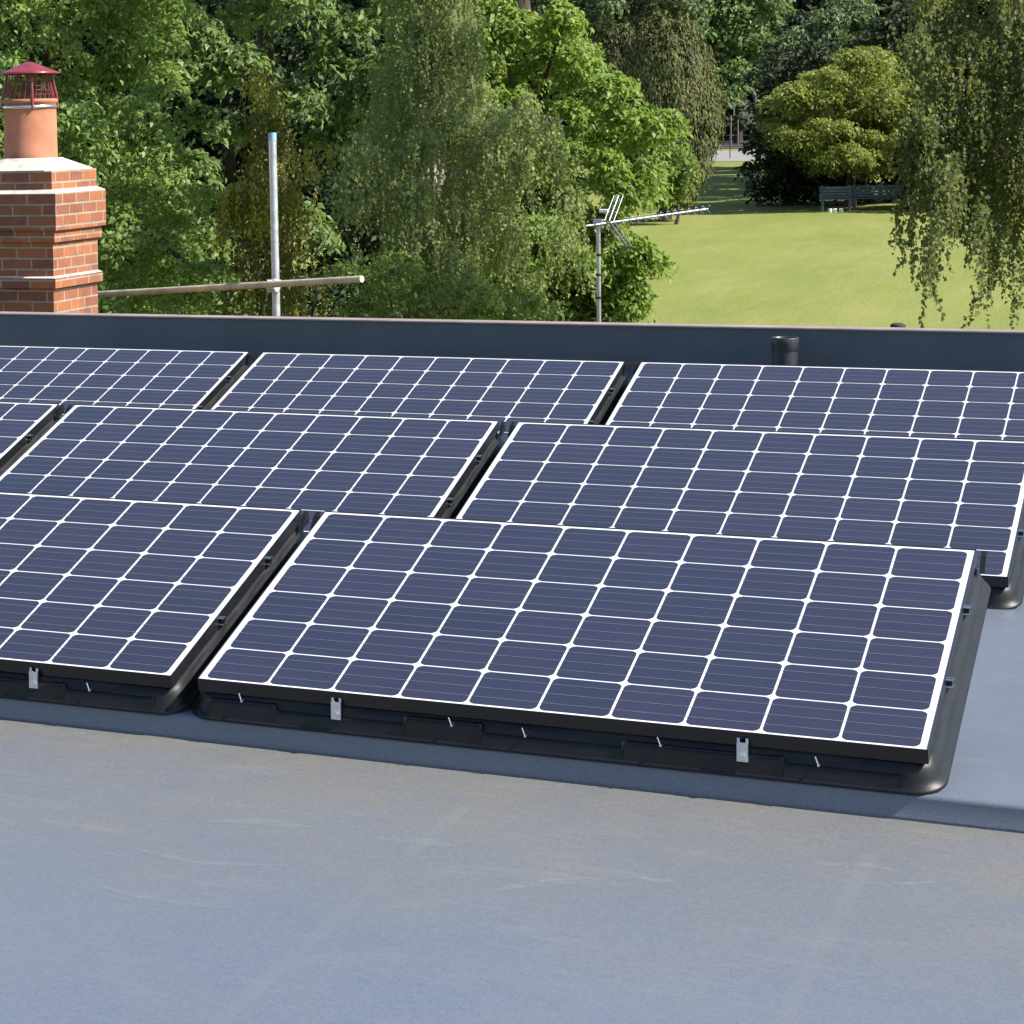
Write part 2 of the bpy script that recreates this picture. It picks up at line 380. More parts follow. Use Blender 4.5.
# ------------------------------------------------------------------ solar panels
TILT = 0.280829; W_, H_ = 1.65, .992; GAP = .0693
def make_panel():
    root = empty('solar_panel')
    Rt = Matrix.Rotation(TILT, 3, 'X'); Z0 = .095
    T = lambda x, y, z: Rt @ Vector((x, y, z)) + Vector((0, 0, Z0))
    t_ = .035
    def bx(mb, x0, x1, y0, y1, z0, z1, mi=0): mb.box(x0, x1, y0, y1, z0, z1, mi, Rt, (0, 0, Z0))
    fr = MB(); lip = .0018
    bx(fr, 0, W_, 0, lip, -t_, 0); bx(fr, 0, W_, H_-lip, H_, -t_, 0)
    bx(fr, 0, lip, lip, H_-lip, -t_, 0); bx(fr, W_-lip, W_, lip, H_-lip, -t_, 0)
    fr.build('frame', M['black_frame'], root, bevel=.0006)
    sh = MB(); sh.add([T(lip, lip, -.003), T(W_-lip, lip, -.003), T(W_-lip, H_-lip, -.003), T(lip, H_-lip, -.003)], [(0, 1, 2, 3)])
    sh.add([T(lip, lip, -.012), T(W_-lip, lip, -.012), T(W_-lip, H_-lip, -.012), T(lip, H_-lip, -.012)], [(3, 2, 1, 0)])
    sh.build('backsheet', M['back'], root)
    ce = MB(); pit = .1620; cs = .1558; ch = .0120
    mx, my = (W_-10*pit)/2, (H_-6*pit)/2
    for i in range(10):
        for j in range(6):
            cx, cy = mx+(i+.5)*pit, my+(j+.5)*pit; h = cs/2; g = h-ch; q = ch*.36
            P = [(-g, -h), (g, -h), (h-q, -h+q), (h, -g), (h, g), (h-q, h-q), (g, h), (-g, h), (-h+q, h-q), (-h, g), (-h, -g), (-h+q, -h+q)]
            ce.add([T(cx+a, cy+b, -.002) for a, b in P], [tuple(range(12))])
    ce.build('solar_cells', M['cell'], root)
    bb = MB()
    for j in range(6):
        for k in (-1, 0, 1):
            y = my+(j+.5)*pit+k*.045
            bb.add([T(mx, y-.0008, -.0013), T(W_-mx, y-.0008, -.0013), T(W_-mx, y+.0008, -.0013), T(mx, y+.0008, -.0013)], [(0, 1, 2, 3)])
    bb.build('busbars', M['busbar'], root)
    # plastic mounting tub: rounded footprint on the roof, rim under the tilted frame
    tb = MB()
    N = 10
    def ring(o, of, z, r, wav=0):
        """rounded outline round the frame in the panel's own tilted plane; of = extra at the front"""
        x0, x1, y0, y1 = -o, W_+o, -of, H_+o; out = []
        for (cx, cy, a0) in ((x1-r, y0+r, -PI/2), (x1-r, y1-r, 0), (x0+r, y1-r, PI/2), (x0+r, y0+r, PI)):
            for k in range(N):
                a = a0+PI/2*k/(N-1); out.append((cx+r*math.cos(a), cy+r*math.sin(a)))
        res = []
        for i in range(len(out)):
            a, b = out[i], out[(i+1) % len(out)]; L_ = math.hypot(b[0]-a[0], b[1]-a[1]); res.append(T(a[0], a[1], z))
            if (i+1) % N == 0:
                nx, ny = (b[1]-a[1])/L_, -(b[0]-a[0])/L_
                for q in range(1, 40):
                    t = q/40; d = -wav if 3 <= q % 10 <= 7 else 0
                    res.append(T(a[0]+(b[0]-a[0])*t+nx*d, a[1]+(b[1]-a[1])*t+ny*d, z))
        return res
    rings = [ring(-.06, -.03, -.093, .05), ring(.027, .030, -.096, .07), ring(.033, .037, -.092, .07), ring(.030, .033, -.086, .068), ring(.020, .022, -.082, .06),
             ring(.019, .020, -.070, .06), ring(.013, .012, -.062, .055), ring(.012, .010, -.050, .055, .004), ring(.006, .004, -.046, .05, .004), ring(.004, -.002, -.037, .05), ring(-.05, -.05, -.039, .04)]
    n = len(rings[0]); vs = [p for r in rings for p in r]
    fs = [(i*n+k, i*n+(k+1) % n, (i+1)*n+(k+1) % n, (i+1)*n+k) for i in range(len(rings)-1) for k in range(n)]
    tb.add(vs, fs, 0, True)
    tub = tb.build('mounting_tub', M['tub'], root)
    for (xa, xb, za, zb) in ((.03, .20, .004, .050), (.20, .52, .004, .036), (.52, .70, .004, .054), (.70, 1.02, .004, .034), (1.02, 1.36, .004, .048), (1.36, 1.60, .004, .036)):
        rb = MB(); zz = (za+zb)/2; rb.add([(xa+.006, .006, zb), (xb-.006, .006, zb), (xb, -.001, zb-.005), (xa, -.001, zb-.005), (xb, -.006, za), (xa, -.006, za), (xb, .02, za), (xa, .02, za), (xb, .02, zb), (xa, .02, zb)],
            [(0, 1, 2, 3)[::-1], (3, 2, 4, 5)[::-1], (0, 3, 5, 7, 9), (1, 8, 6, 4, 2), (9, 8, 1, 0)[::-1]])
        rb.build('moulded_rib', M['tub'], root, bevel=.004)
    for x in (.40, .95, 1.25):
        y = .80; q = T(x, y, -.095)
        sb = MB(); sb.box(x-.05, x+.05, q.y-.06, q.y+.06, .002, q.z+.02); sb.box(x-.08, x+.08, q.y-.09, q.y+.09, .001, .012); sb.build('rear_support', M['tub'], root, bevel=.004)
    # ear at the upper corner of the tub and the bridging lug
    for x, sg in ((W_+.012, 1), (-.012, -1)):
        e = MB(); e.add([T(x, H_-.07, -.03), T(x, H_-.01, -.03), T(x, H_-.005, -.001), T(x, H_-.03, -.004), T(x+sg*.012, H_-.07, -.03), T(x+sg*.012, H_-.01, -.03), T(x+sg*.012, H_-.005, -.001), T(x+sg*.012, H_-.03, -.004)],
                        [(0, 1, 2, 3), (7, 6, 5, 4), (0, 4, 5, 1), (1, 5, 6, 2), (2, 6, 7, 3), (3, 7, 4, 0)])
        e.build('corner_ear', M['tub'], root)
    for x in (.355, 1.277):
        c = MB(); c.box(x-.012, x+.012, -.010, -.0015, .030, .073); c.box(x-.012, x-.006, -.006, .004, .0725, .082); c.box(x+.006, x+.012, -.006, .004, .0725, .082)
        cl = c.build('clamp', M['steel'], root, bevel=.001)
        s = MB(); s.tube([(x, -.017, .043), (x, -.010, .043)], .006, 8); s.build('clamp_screw', M['steel'], cl)
    for x, z in ((.115, .062), (.63, .055), (.80, .048), (1.10, .058), (1.43, .050)):
        s = MB(); s.tube([(x-.003, -.012, z+.009), (x+.003, -.012, z-.008)], .0018, 5); s.tube([(x+.004, -.013, z-.010), (x+.004, .004, z-.010)], .003, 6); s.build('edge_clip', M['steel'], root)
    for y in (.34, .70):
        s = MB(); q = T(W_+.012, y, -.020)
        for dz in (-.008, .008):
            for dy in (-.009, .009): s.tube([q+Vector((-.012, dy, dz)), q+Vector((.002, dy, dz))], .0028, 6)
        s.build('side_clip', M['steel'], root)
        s = MB(); s.box(q.x-.02, q.x, q.y-.008, q.y+.008, q.z-.009, q.z+.009); s.build('clip_block', M['black_frame'], root)
    return root
proto = make_panel()
AX, AY, RP = -2.282092, 5.600721, (0, 2.146021, 4.368351)
XO = (0, -.032021, -.091919)
labels = {
 (0, 0): 'nearest and only whole solar panel, at the front right',
 (0, -1): 'left solar panel of the front row, cut off by the left picture edge',
 (1, 0): 'right solar panel of the middle row, partly hidden by the nearest whole panel',
 (1, -1): 'solar panel of the middle row whose whole upper edge shows, left of centre',
 (1, -2): 'solar panel of the middle row showing only its right corner at the left edge',
 (2, 0): 'right solar panel of the back row, in front of the black vent pipe',
 (2, -1): 'middle solar panel of the back row, its whole upper edge below the parapet',
 (2, -2): 'left solar panel of the back row, below the brick chimney',
}
first = True
for (r, c), lb in labels.items():
    o = proto if first else copy_tree(proto); first = False
    rr = random.Random(r*7+c)
    o.location = (AX+XO[r]+c*(W_+GAP), AY+RP[r], 0)
    tag(o, lb, 'solar panel', 'solar panels in three rows on black tubs')

# roof outlet pipe
p = at(785, 345, 11.05); rt = empty('vent_pipe', (p.x, p.y, 0)); tag(rt, 'short black plastic vent pipe standing behind the back row against the parapet', 'vent pipe')
ztop = at(785, 337, 11.05).z
MB().lathe([(.11, .001), (.09, .012), (.058, .05), (.054, .1), (.054, ztop-.06)], 24).build('pipe', M['pipe'], rt)
MB().lathe([(.054, ztop-.06), (.058, ztop-.058), (.058, ztop-.004), (.056, ztop), (.052, ztop-.002), (.050, ztop-.09), (0, ztop-.09)], 24).build('collar', M['pipe'], rt)

# ------------------------------------------------------------------ chimney and the neighbour's house
cb = at(54, 313, 17.0)
def zc(py): return at(54, py, 17.0).z - cb.z
ch = empty('chimney_stack', (cb.x, cb.y, cb.z)); tag(ch, 'square red brick chimney stack with projecting courses and one clay pot', 'chimney')
W2 = .66; D2 = .735
body = MB()
def band(z0, z1, o):
    body.box(-W2-o, o, -o, D2+o, z0, z1)
band(-3.7, zc(288), 0.0)
band(zc(288), zc(278), .030)
band(zc(278), zc(242), .004)
band(zc(242), zc(230), .028)
band(zc(230), zc(193), .052)
band(zc(193), zc(171), .004)
body.build('brickwork', M['brick'], ch)
def flaunch(z0, z1, o0, o1, name='mortar_ledge'):
    f = MB(); a = [(-W2-o0, -o0), (o0, -o0), (o0, D2+o0), (-W2-o0, D2+o0)]; b = [(-W2-o1, -o1), (o1, -o1), (o1, D2+o1), (-W2-o1, D2+o1)]
    f.add([(x, y, z0) for x, y in a]+[(x, y, z1) for x, y in b], [(0, 1, 5, 4), (1, 2, 6, 5), (2, 3, 7, 6), (3, 0, 4, 7), (4, 5, 6, 7)])
    return f.build(name, M['mortar_cap'], ch)
flaunch(zc(278)-.001, zc(276), .030, .002); flaunch(zc(193)-.001, zc(189), .054, .002)
f = MB(); z0, z1, z2 = zc(171), zc(170), zc(158)
cxp, cyp = -W2/2, D2/2
o0 = .006
sq = [(-W2-o0, -o0), (o0, -o0), (o0, D2+o0), (-W2-o0, D2+o0)]
N = 32; rg = []
for k in range(N):
    a = 2*PI*(k+.5)/N - PI*.75; rg.append((cxp+.22*math.cos(a), cyp+.22*math.sin(a)))
def sqp(k):
    a = 2*PI*(k+.5)/N - PI*.75; c, s = math.cos(a), math.sin(a); q = max(abs(c), abs(s)); return (cxp+(W2/2+o0)*c/q, cyp+(D2/2+o0)*s/q)
vs = [(*sqp(k), z0) for k in range(N)]+[(*sqp(k), z1) for k in range(N)]+[(*p_, z2) for p_ in rg]
f.add(vs, [(i*N+k, i*N+(k+1) % N, (i+1)*N+(k+1) % N, (i+1)*N+k) for i in range(2) for k in range(N)], 0)
f.build('flaunching', M['mortar_cap'], ch)
zp0, zp1 = zc(160), zc(98); rp = .190
pot = MB().lathe([(rp+.004, zp0-.02), (rp, zp0), (rp-.004, zp1-.10), (rp-.003, zp1-.03), (rp+.004, zp1-.025), (rp+.006, zp1-.004), (rp-.002, zp1), (rp-.03, zp1), (rp-.035, zp1-.3), (0, zp1-.3)], 40, 0, (cxp, cyp)).build('clay_pot', M['terracotta'], ch)
st = MB(); st.lathe([(rp+.001, zp1-.065), (rp+.006, zp1-.064), (rp+.006, zp1-.045), (rp+.001, zp1-.044)], 40, 0, (cxp, cyp)); strap = st.build('strap', M['steel'], pot)
zl = zc(71)
for k in range(4):
    a = k*PI/2+.55; ca, sa = math.cos(a), math.sin(a)
    cg = MB(); cg.tube([(cxp+(rp+.006)*ca, cyp+(rp+.006)*sa, zp1-.07), (cxp+(rp+.004)*ca, cyp+(rp+.004)*sa, zp1), (cxp+.155*ca, cyp+.155*sa, zl)], .0095, 6)
    cg.build('cowl_leg', M['redlid'], pot)
ms = MB()
for k in range(28):
    a = 2*PI*k/28; ms.tube([(cxp+(rp-.01)*math.cos(a), cyp+(rp-.01)*math.sin(a), zp1-.01), (cxp+.14*math.cos(a+.2), cyp+.14*math.sin(a+.2), zl)], .0022, 4)
for q in range(6):
    z = zp1+(zl-zp1)*q/6; r = rp-.01-(.06)*q/6
    ms.tube([(cxp+r*math.cos(2*PI*k/24), cyp+r*math.sin(2*PI*k/24), z) for k in range(25)], .002, 4, cap=False)
ms.build('bird_mesh', M['redlid'], pot)
zl2 = zc(60)
MB().lathe([(.215, zl-.012), (.222, zl-.004), (.19, zl+.008), (.13, zl+.032), (.07, zl+.058), (.02, zl2), (0, zl2+.002)], 32, 0, (cxp, cyp)).build('cowl_lid', M['redlid'], pot)

hs = empty('neighbour_house', (-8, 17.6, -3.4)); tag(hs, 'house with low tiled roof hidden below the parapet line', 'house')
MB().box(-5, 5.2, -2.0, 3, -.3, 2.1).build('wall', M['brick'], hs)
me = MB(); me.add([(-5.2, -2.3, 2.0), (5.4, -2.3, 2.0), (5.4, .5, 3.25), (-5.2, .5, 3.25), (5.4, 3.3, 2.0), (-5.2, 3.3, 2.0)], [(0, 1, 2, 3), (3, 2, 4, 5), (1, 4, 2), (0, 3, 5)]); me.build('roof', M['tile'], hs)

# scaffold
a = at(272.3, 133, 17); b = at(276.8, 330, 17)
pr = empty('scaffold_pole', (b.x, b.y, -3.3)); tag(pr, 'upright galvanised scaffold pole rising behind the parapet', 'pole')
up = Vector((a.x-b.x, a.y-b.y, a.z+3.3)) if False else (a-b).normalized()
L_ = (a.z+3.3)/up.z
base = a-up*L_; pr.location = base
MB().tube([Vector((0, 0, 0)), up*L_], .0265, 16).build('tube', M['galv'], pr)
MB().tube([up*(L_-.055), up*(L_+.001)], .0275, 16).build('end_cap', simple('blue_band', (.28, .44, .60), .5), pr)
c1 = at(95, 294.5, 18.3); c2 = at(273, 285.5, 16.93); c3 = at(362, 279, 16.25); dd = (c3-c2).normalized(); c0 = c1
hr = empty('scaffold_tube', c2); tag(hr, 'horizontal scaffold tube clamped across the upright pole beside the chimney', 'scaffold tube')
MB().tube([c0-c2, c3-c2], .0235, 14).build('tube', M['galv_old'], hr)
cp = MB(); 
pd = at(273, 285.5, 16.98)-c2
cp.tube([dd*-.035, dd*.035], .040, 10); cp.tube([pd+up*-.045, pd+up*.045], .042, 10); cp.tube([dd*.0+Vector((-.03, -.03, .03)), Vector((.05, .02, .03))], .012, 6)
cp.build('coupler', M['galv'], hr)

# tv aerial
a = at(598.4, 222, 17.2); b = at(598.4, 330, 17.2)
ar = empty('tv_aerial', (a.x, a.y, -.2)); tag(ar, 'television aerial on a thin silver mast with boom pointing right', 'aerial')
T0 = Vector(ar.location)
mt = MB(); mt.tube([(0, 0, -.25), Vector((0, 0, a.z+.2))], .0145, 12); mt.build('mast', M['alu'], ar)
bd = MB()
for py in (255, 275, 298): z = at(598.4, py, 17.2).z+.2; bd.tube([(0, 0, z-.008), (0, 0, z+.008)], .0165, 12)
bd.build('tape_band', M['black_frame'], ar)
q0 = at(586, 226, 17.1)-T0; q1 = at(707.5, 209, 17.55)-T0; bdv = (q1-q0).normalized()
bm_ = MB(); bm_.tube([q0, q1], .0075, 8); bm_.build('boom', M['alu'], ar)
cl = MB(); z = a.z+.2; cl.box(-.03, .03, -.03, .03, z-.03, z+.02); cl.build('mast_clamp', M['alu'], ar)
side = bdv.cross(Vector((0, 0, 1))).normalized(); upv = side.cross(bdv)
el = MB()
for k in range(13):
    c = q0 + (q1-q0)*(.29+.70*k/12)
    h = .034
    for sx in (-1, 1):
        el.tube([c-side*h*sx-upv*h*.75, c, c+side*h*sx+upv*h*.75][::1], .0022, 5)
el.build('director', M['alu'], ar)
j = at(609, 221, 17.15)-T0
rf = MB()
for (px, py) in ((618.5, 195.5), (627, 246)):
    e = at(px, py, 17.3)-T0
    for s in (-1, 1):
        rf.tube([j+side*.045*s*1, e+side*.045*s], .0035, 6)
    for t in np.linspace(.0, 1, 9): c = j+(e-j)*float(t); rf.tube([c-side*.05, c+side*.05], .0024, 5)
    rf.tube([j, e], .006, 6)
rf.build('reflector', M['alu'], ar)
dp = MB(); c = at(604, 211, 17.1)-T0; dp.box(-.03, .03, -.02, .02, -.012, .012, 0, None, c); dp.build('dipole_box', M['white'], ar, bevel=.004)

# little vent beyond the parapet
q = at(898, 327, 14.0); vr = empty('roof_cowl', (q.x, q.y, q.z-.3)); tag(vr, 'small dark grey rounded cowl just showing over the parapet by the lawn', 'cowl')
MB().lathe([(.03, -2.9), (.03, .29)], 12).build('pipe', M['pipe'], vr)
MB().lathe([(.0, .325), (.025, .323), (.040, .314), (.042, .298), (.03, .285)], 14).build('cap', M['bark'], vr)

# ------------------------------------------------------------------ foliage
def leaf_mesh(name, C, Nn, Tn, Ln, Wn, mat, parent=None, fold=.18):
    C = np.asarray(C, float); k = len(C)
    Nn = Nn/np.linalg.norm(Nn, axis=1, keepdims=True)
    Tn = Tn-Nn*np.sum(Tn*Nn, 1, keepdims=True); Tn = Tn/np.maximum(np.linalg.norm(Tn, axis=1, keepdims=True), 1e-6)
    B = np.cross(Nn, Tn); Ln = np.asarray(Ln).reshape(-1, 1); Wn = np.asarray(Wn).reshape(-1, 1)
    V = np.empty((k, 4, 3)); V[:, 0] = C-Tn*Ln*.5; V[:, 1] = C+B*Wn*.5+Nn*Wn*fold-Tn*Ln*.08; V[:, 2] = C+Tn*Ln*.5-Nn*Ln*.1; V[:, 3] = C-B*Wn*.5+Nn*Wn*fold-Tn*Ln*.08
    me = bpy.data.meshes.new(name); me.vertices.add(4*k); me.vertices.foreach_set('co', V.ravel())
    me.loops.add(4*k); me.loops.foreach_set('vertex_index', np.arange(4*k, dtype=np.int32))
    me.polygons.add(k); me.polygons.foreach_set('loop_start', np.arange(0, 4*k, 4, dtype=np.int32)); me.polygons.foreach_set('loop_total', np.full(k, 4, dtype=np.int32))
    me.materials.append(mat); me.update(calc_edges=True); me.validate()
    o = bpy.data.objects.new(name, me); COL.objects.link(o)
    if parent: o.parent = parent
    return o
def rdir(rng, k):
    v = rng.normal(size=(k, 3)); return v/np.linalg.norm(v, axis=1, keepdims=True)

SV = np.array([sv.x, sv.y, sv.z])
def sprays(rng, cen, rad, nsp, nlf, ls, rs, droop=.5, flat=.7, jit=.8, zmin=-.35):
    """clusters -> sprays on their shell -> leaves; returns arrays for leaf_mesh"""
    cen = np.asarray(cen, float); rad = np.asarray(rad, float)
    k = len(cen); d = rdir(rng, k*nsp); d[:, 2] = np.where(d[:, 2] < zmin, -d[:, 2], d[:, 2])
    rr = rad.repeat(nsp)*(.55+.5*rng.random(k*nsp))
    Sc = cen.repeat(nsp, 0)+d*rr[:, None]*np.array([1, 1, flat])
    Sn = d*.55+np.array([0, 0, .45])+SV*.45+rng.normal(size=d.shape)*.25; Sn /= np.linalg.norm(Sn, axis=1, keepdims=True)
    m_ = len(Sc); a = rng.random(m_*nlf)*2*PI; rho = np.sqrt(rng.random(m_*nlf))*rs*(.6+.8*rng.random(m_)).repeat(nlf)
    n2 = Sn.repeat(nlf, 0); t1 = np.cross(n2, rdir(rng, 1)[0]+1e-3); t1 /= np.linalg.norm(t1, axis=1, keepdims=True); t2 = np.cross(n2, t1)
    od = t1*np.cos(a)[:, None]+t2*np.sin(a)[:, None]
    P = Sc.repeat(nlf, 0)+od*rho[:, None]; P[:, 2] -= droop*rho*rho/rs; P += rng.normal(size=P.shape)*ls*.25
    Nn = n2+od*.35+rng.normal(size=P.shape)*jit
    T = od+np.array([0, 0, -.35])+rng.normal(size=P.shape)*.3
    sz = ls*(.65+.7*rng.random(len(P)))
    return P, Nn, T, sz, sz*.5
def strands(rng, starts, lens, step, ls, spread=.05, wid=.55):
    P = []; 
    for s, L_ in zip(starts, lens):
        k = max(3, int(L_/step)); t = np.linspace(0, 1, k)
        sw = rng.normal(size=2)*.10*L_
        x = s[0]+sw[0]*t*t; y = s[1]+sw[1]*t*t; z = s[2]-L_*t
        p = np.stack([x, y, z], 1)+rng.normal(size=(k, 3))*spread*(1-.5*t)[:, None]; P.append(p)
    P = np.concatenate(P); k = len(P)
    Nn = rdir(rng, k)*np.array([1, 1, .5])+np.array([.55, -.30, .40]); T = np.array([0, 0, -1.])+rng.normal(size=(k, 3))*.55
    sz = ls*(.6+.8*rng.random(k))
    return P, Nn, T, sz, sz*wid
def cat(*L_): return [np.concatenate([l[i] for l in L_]) for i in range(5)]
def inpoly(x, y, poly):
    c = False; j = len(poly)-1
    for i in range(len(poly)):
        xi, yi = poly[i]; xj, yj = poly[j]
        if (yi > y) != (yj > y) and x < (xj-xi)*(y-yi)/(yj-yi)+xi: c = not c
        j = i
    return c
def polypts(rng, poly, n, D, th, sep=0):
    """points filling a crown volume: outline seen at distance D, thickness 2*th"""
    xs = [p[0] for p in poly]; ys = [p[1] for p in poly]; out = []; pix = []; tries = 0
    while len(out) < n and tries < n*200:
        tries += 1
        x = rng.uniform(min(xs), max(xs)); y = rng.uniform(min(ys), max(ys))
        if not inpoly(x, y, poly): continue
        if sep and any((x-a)**2+(y-b_)**2 < sep*sep for a, b_ in pix): continue
        pix.append((x, y)); p = at(x, y, D+rng.uniform(-th, th)); out.append((p.x, p.y, p.z))
    return np.array(out)
def trunk(root, origin, base, top, r, limbs, mat, rng, name='trunk', bend=.3):
    me = MB(); base = Vector(base)-origin; top = Vector(top)-origin
    N = 7; pts = []
    for i in range(N+1):
        t = i/N; p = base.lerp(top, t)+Vector((rng.normal()*bend*t*(1-t), rng.normal()*bend*t*(1-t), 0)); pts.append(p)
    me.tube(pts, [r*(1.25-.25*min(1, i))*(1-.8*i/N) for i in range(N+1)], 9)
    for e in limbs:
        e = Vector(e)-origin; t = min(.9, max(.3, (e.z-base.z)/(top.z-base.z)-.12)); s = pts[int(t*N)]
        mid = s.lerp(e, .5)+Vector((0, 0, .12*(e-s).length)); rl = r*.38*(1-t*.6)
        me.tube([s, mid, e], [rl, rl*.6, rl*.15], 6)
    return me.build(name, mat, root)
def tree(name, label, cat_, base, parts, top, r, limbs, tmat, seed, group=None, lm='fine', fold=.18):
    rng = np.random.default_rng(seed); b = Vector(base); root = empty(name, b); tag(root, label, cat_, group)
    P, Nn, T, a, w_ = parts; P = P-np.array(b)
    leaf_mesh('crown', P, Nn, T, a, w_, L[lm], root, fold)
    trunk(root, b, b, top, r, limbs, M[tmat], rng)
    return root
def upper(rng, base, cx, cy, z0, z1, rx, ry, n, rad):
    """clusters of the crown that rises above the picture"""
    d = rdir(rng, n); f = .6+.4*rng.random(n)
    zc_ = (z0+z1)/2; P = np.stack([cx+d[:, 0]*rx*f, cy+d[:, 1]*ry*f, zc_+d[:, 2]*(z1-z0)/2*f], 1)
    return P, rad*(.7+.6*rng.random(n))

def gbase(px, D):
    p = at(px, 300, D); return (p.x, p.y, gz(p.x, p.y))

# T1 fine leaved tree at the left
rng = np.random.default_rng(1)
poly = [(-90, -70), (150, -70), (185, 0), (170, 60), (160, 110), (175, 160), (200, 200), (205, 240), (215, 290), (205, 345), (-90, 345)]
c = polypts(rng, poly, 150, 30, 1.5, 20); b = gbase(60, 31)
u, ur = upper(rng, b, b[0], b[1]+.5, 3.2, 9.5, 3.2, 2.6, 40, .9)
pp = cat(sprays(rng, c, np.full(len(c), .36), 26, 15, .085, .17), sprays(rng, u, ur, 40, 14, .11, .28))
tree('broadleaf_tree', 'mid green finely leaved tree rising behind the brick chimney', 'tree', b, pp, (b[0], b[1]+.5, 8.5), .28, [tuple(x) for x in c[::30]], 'bark', 1, lm='fine')

# T2 glossy dark tree
rng = np.random.default_rng(2)
cl2 = [(165, 15, 40), (205, 40, 34), (250, 20, 40), (300, 10, 44), (345, 35, 40), (390, 15, 36), (215, 75, 26), (245, 62, 30), (180, 60, 26), (330, 70, 34), (370, 75, 30), (395, 60, 26),
       (312, 105, 26), (345, 118, 26), (365, 100, 24), (200, 120, 22), (235, 128, 20), (330, 140, 20), (150, -30, 50), (230, -35, 50), (310, -40, 50), (380, -35, 50),
       (180, 205, 30), (205, 235, 30), (185, 262, 30), (215, 290, 28), (240, 300, 24), (170, 300, 34), (150, 240, 34), (195, 165, 22), (305, 215, 18), (320, 235, 18), (285, 95, 22), (415, 95, 24)]
cc = []; rr_ = []
for x, y, r in cl2:
    r *= .8
    p = at(x, y, 32+rng.uniform(-.8, .8)); cc.append(tuple(p)); rr_.append(r*32/F)
b = gbase(280, 33)
u, ur = upper(rng, b, b[0], b[1], 3.6, 8.6, 3.0, 2.4, 20, .9)
back = polypts(rng, [(140, -60), (420, -60), (420, 340), (140, 340)], 60, 34.5, .6)
pp = cat(sprays(rng, cc, rr_, 44, 12, .115, .19, .6, .8), sprays(rng, u, ur, 40, 14, .14, .3))
tree('broadleaf_tree', 'dark glossy tree with large leaves and deep black gaps behind the scaffold pole', 'tree', b, pp, (b[0]-.6, b[1]+.8, 7.6), .2, cc[::9], 'bark', 2, lm='dark')

# golden weeping conifer
rng = np.random.default_rng(3)
b = gbase(265, 31); st_ = []; ln = []
for i in range(620):
    t = rng.random()**.7; y = 65+t*250; hw = 10+t*62
    x = 268+rng.normal()*hw*.45; p = at(x, y, 29.4+rng.normal()*.4); st_.append(tuple(p)); ln.append(.15+.35*rng.random())
g_st = []; g_ln = []
for i in range(110):
    x = 220+rng.random()*46; p = at(x, 182+abs(x-243)*.6, 28.0+rng.normal()*.1); g_st.append(tuple(p)); g_ln.append(.25+.35*rng.random())
for x, y in [(255, 85), (268, 95), (300, 150), (312, 165), (290, 190), (330, 150), (300, 200), (262, 70)]:
    for k in range(12): p = at(x+rng.normal()*6, y+rng.normal()*5, 28.4+rng.normal()*.1); g_st.append(tuple(p)); g_ln.append(.08+.16*rng.random())
pp = strands(rng, st_, ln, .022, .055, .02)
wc = tree('weeping_conifer', 'dark olive weeping conifer with yellow tips beside the scaffold pole', 'conifer', b, pp, tuple(at(268, 120, 30.0)), .06, [], 'bark', 3, lm='golden')

gg = strands(rng, g_st, g_ln, .022, .055, .02); gg = (gg[0]-np.array(b),)+gg[1:]
leaf_mesh('yellow_tips', *gg, L['tips'], wc)
# birch
rng = np.random.default_rng(5)
b = gbase(425, 28); st_ = []; ln = []
def hw_l(y): return np.interp(y, [-70, 0, 60, 120, 200, 330], [30, 42, 60, 78, 88, 90])
def hw_r(y): return np.interp(y, [-70, 0, 60, 120, 200, 330], [25, 40, 62, 140, 145, 150])
cx_b = 430
cur = []
for i in range(165):
    y = rng.uniform(-70, 300); x = cx_b+rng.uniform(-hw_l(y), hw_r(y))*rng.random()**.4; cur.append((x, y, 27+rng.uniform(-1.4, 1.4)))
cur += [(360, 140, 25.6), (372, 150, 25.7), (350, 165, 25.6), (405, 150, 25.8), (415, 180, 25.6), (455, 200, 25.7), (530, 110, 26), (555, 125, 26), (500, 120, 26), (470, 110, 26), (545, 150, 26), (515, 150, 26)]
for x, y, D in cur:
    L0 = .2+.5*rng.random()
    for k in range(30):
        q = rng.normal(); p = at(x+q*11, y+abs(q)*7+rng.normal()*4, D+rng.normal()*.10); st_.append(tuple(p)); ln.append(L0*(.6+.5*rng.random()))
pp = strands(rng, st_, ln, .024, .045, .022, .7)
u, ur = upper(rng, b, b[0], b[1], 3.4, 8.2, 1.2, 1.2, 12, .55)
pp = cat(pp, sprays(rng, u, ur, 24, 12, .14, .3, 1.2))
tree('birch_tree', 'grey green weeping birch with hanging curtains of small leaves at the centre', 'tree', b, pp, (b[0]+.1, b[1], 8.5), .13, [tuple(at(x, y-15, D)) for x, y, D in cur[::9]], 'palebark', 5, lm='birch')

# shrub below the birch
rng = np.random.default_rng(6)
c = polypts(rng, [(335, 262), (400, 255), (440, 285), (520, 300), (520, 350), (335, 350)], 34, 25, .5, 12); b = gbase(400, 25)
pp = sprays(rng, c, np.full(len(c), .22), 22, 12, .06, .11)
tree('leafy_shrub', 'pale olive shrub showing just above the parapet under the birch', 'shrub', b, pp, tuple(at(400, 300, 25)), .06, [tuple(x) for x in c[::6]], 'bark', 6, lm='shrub')

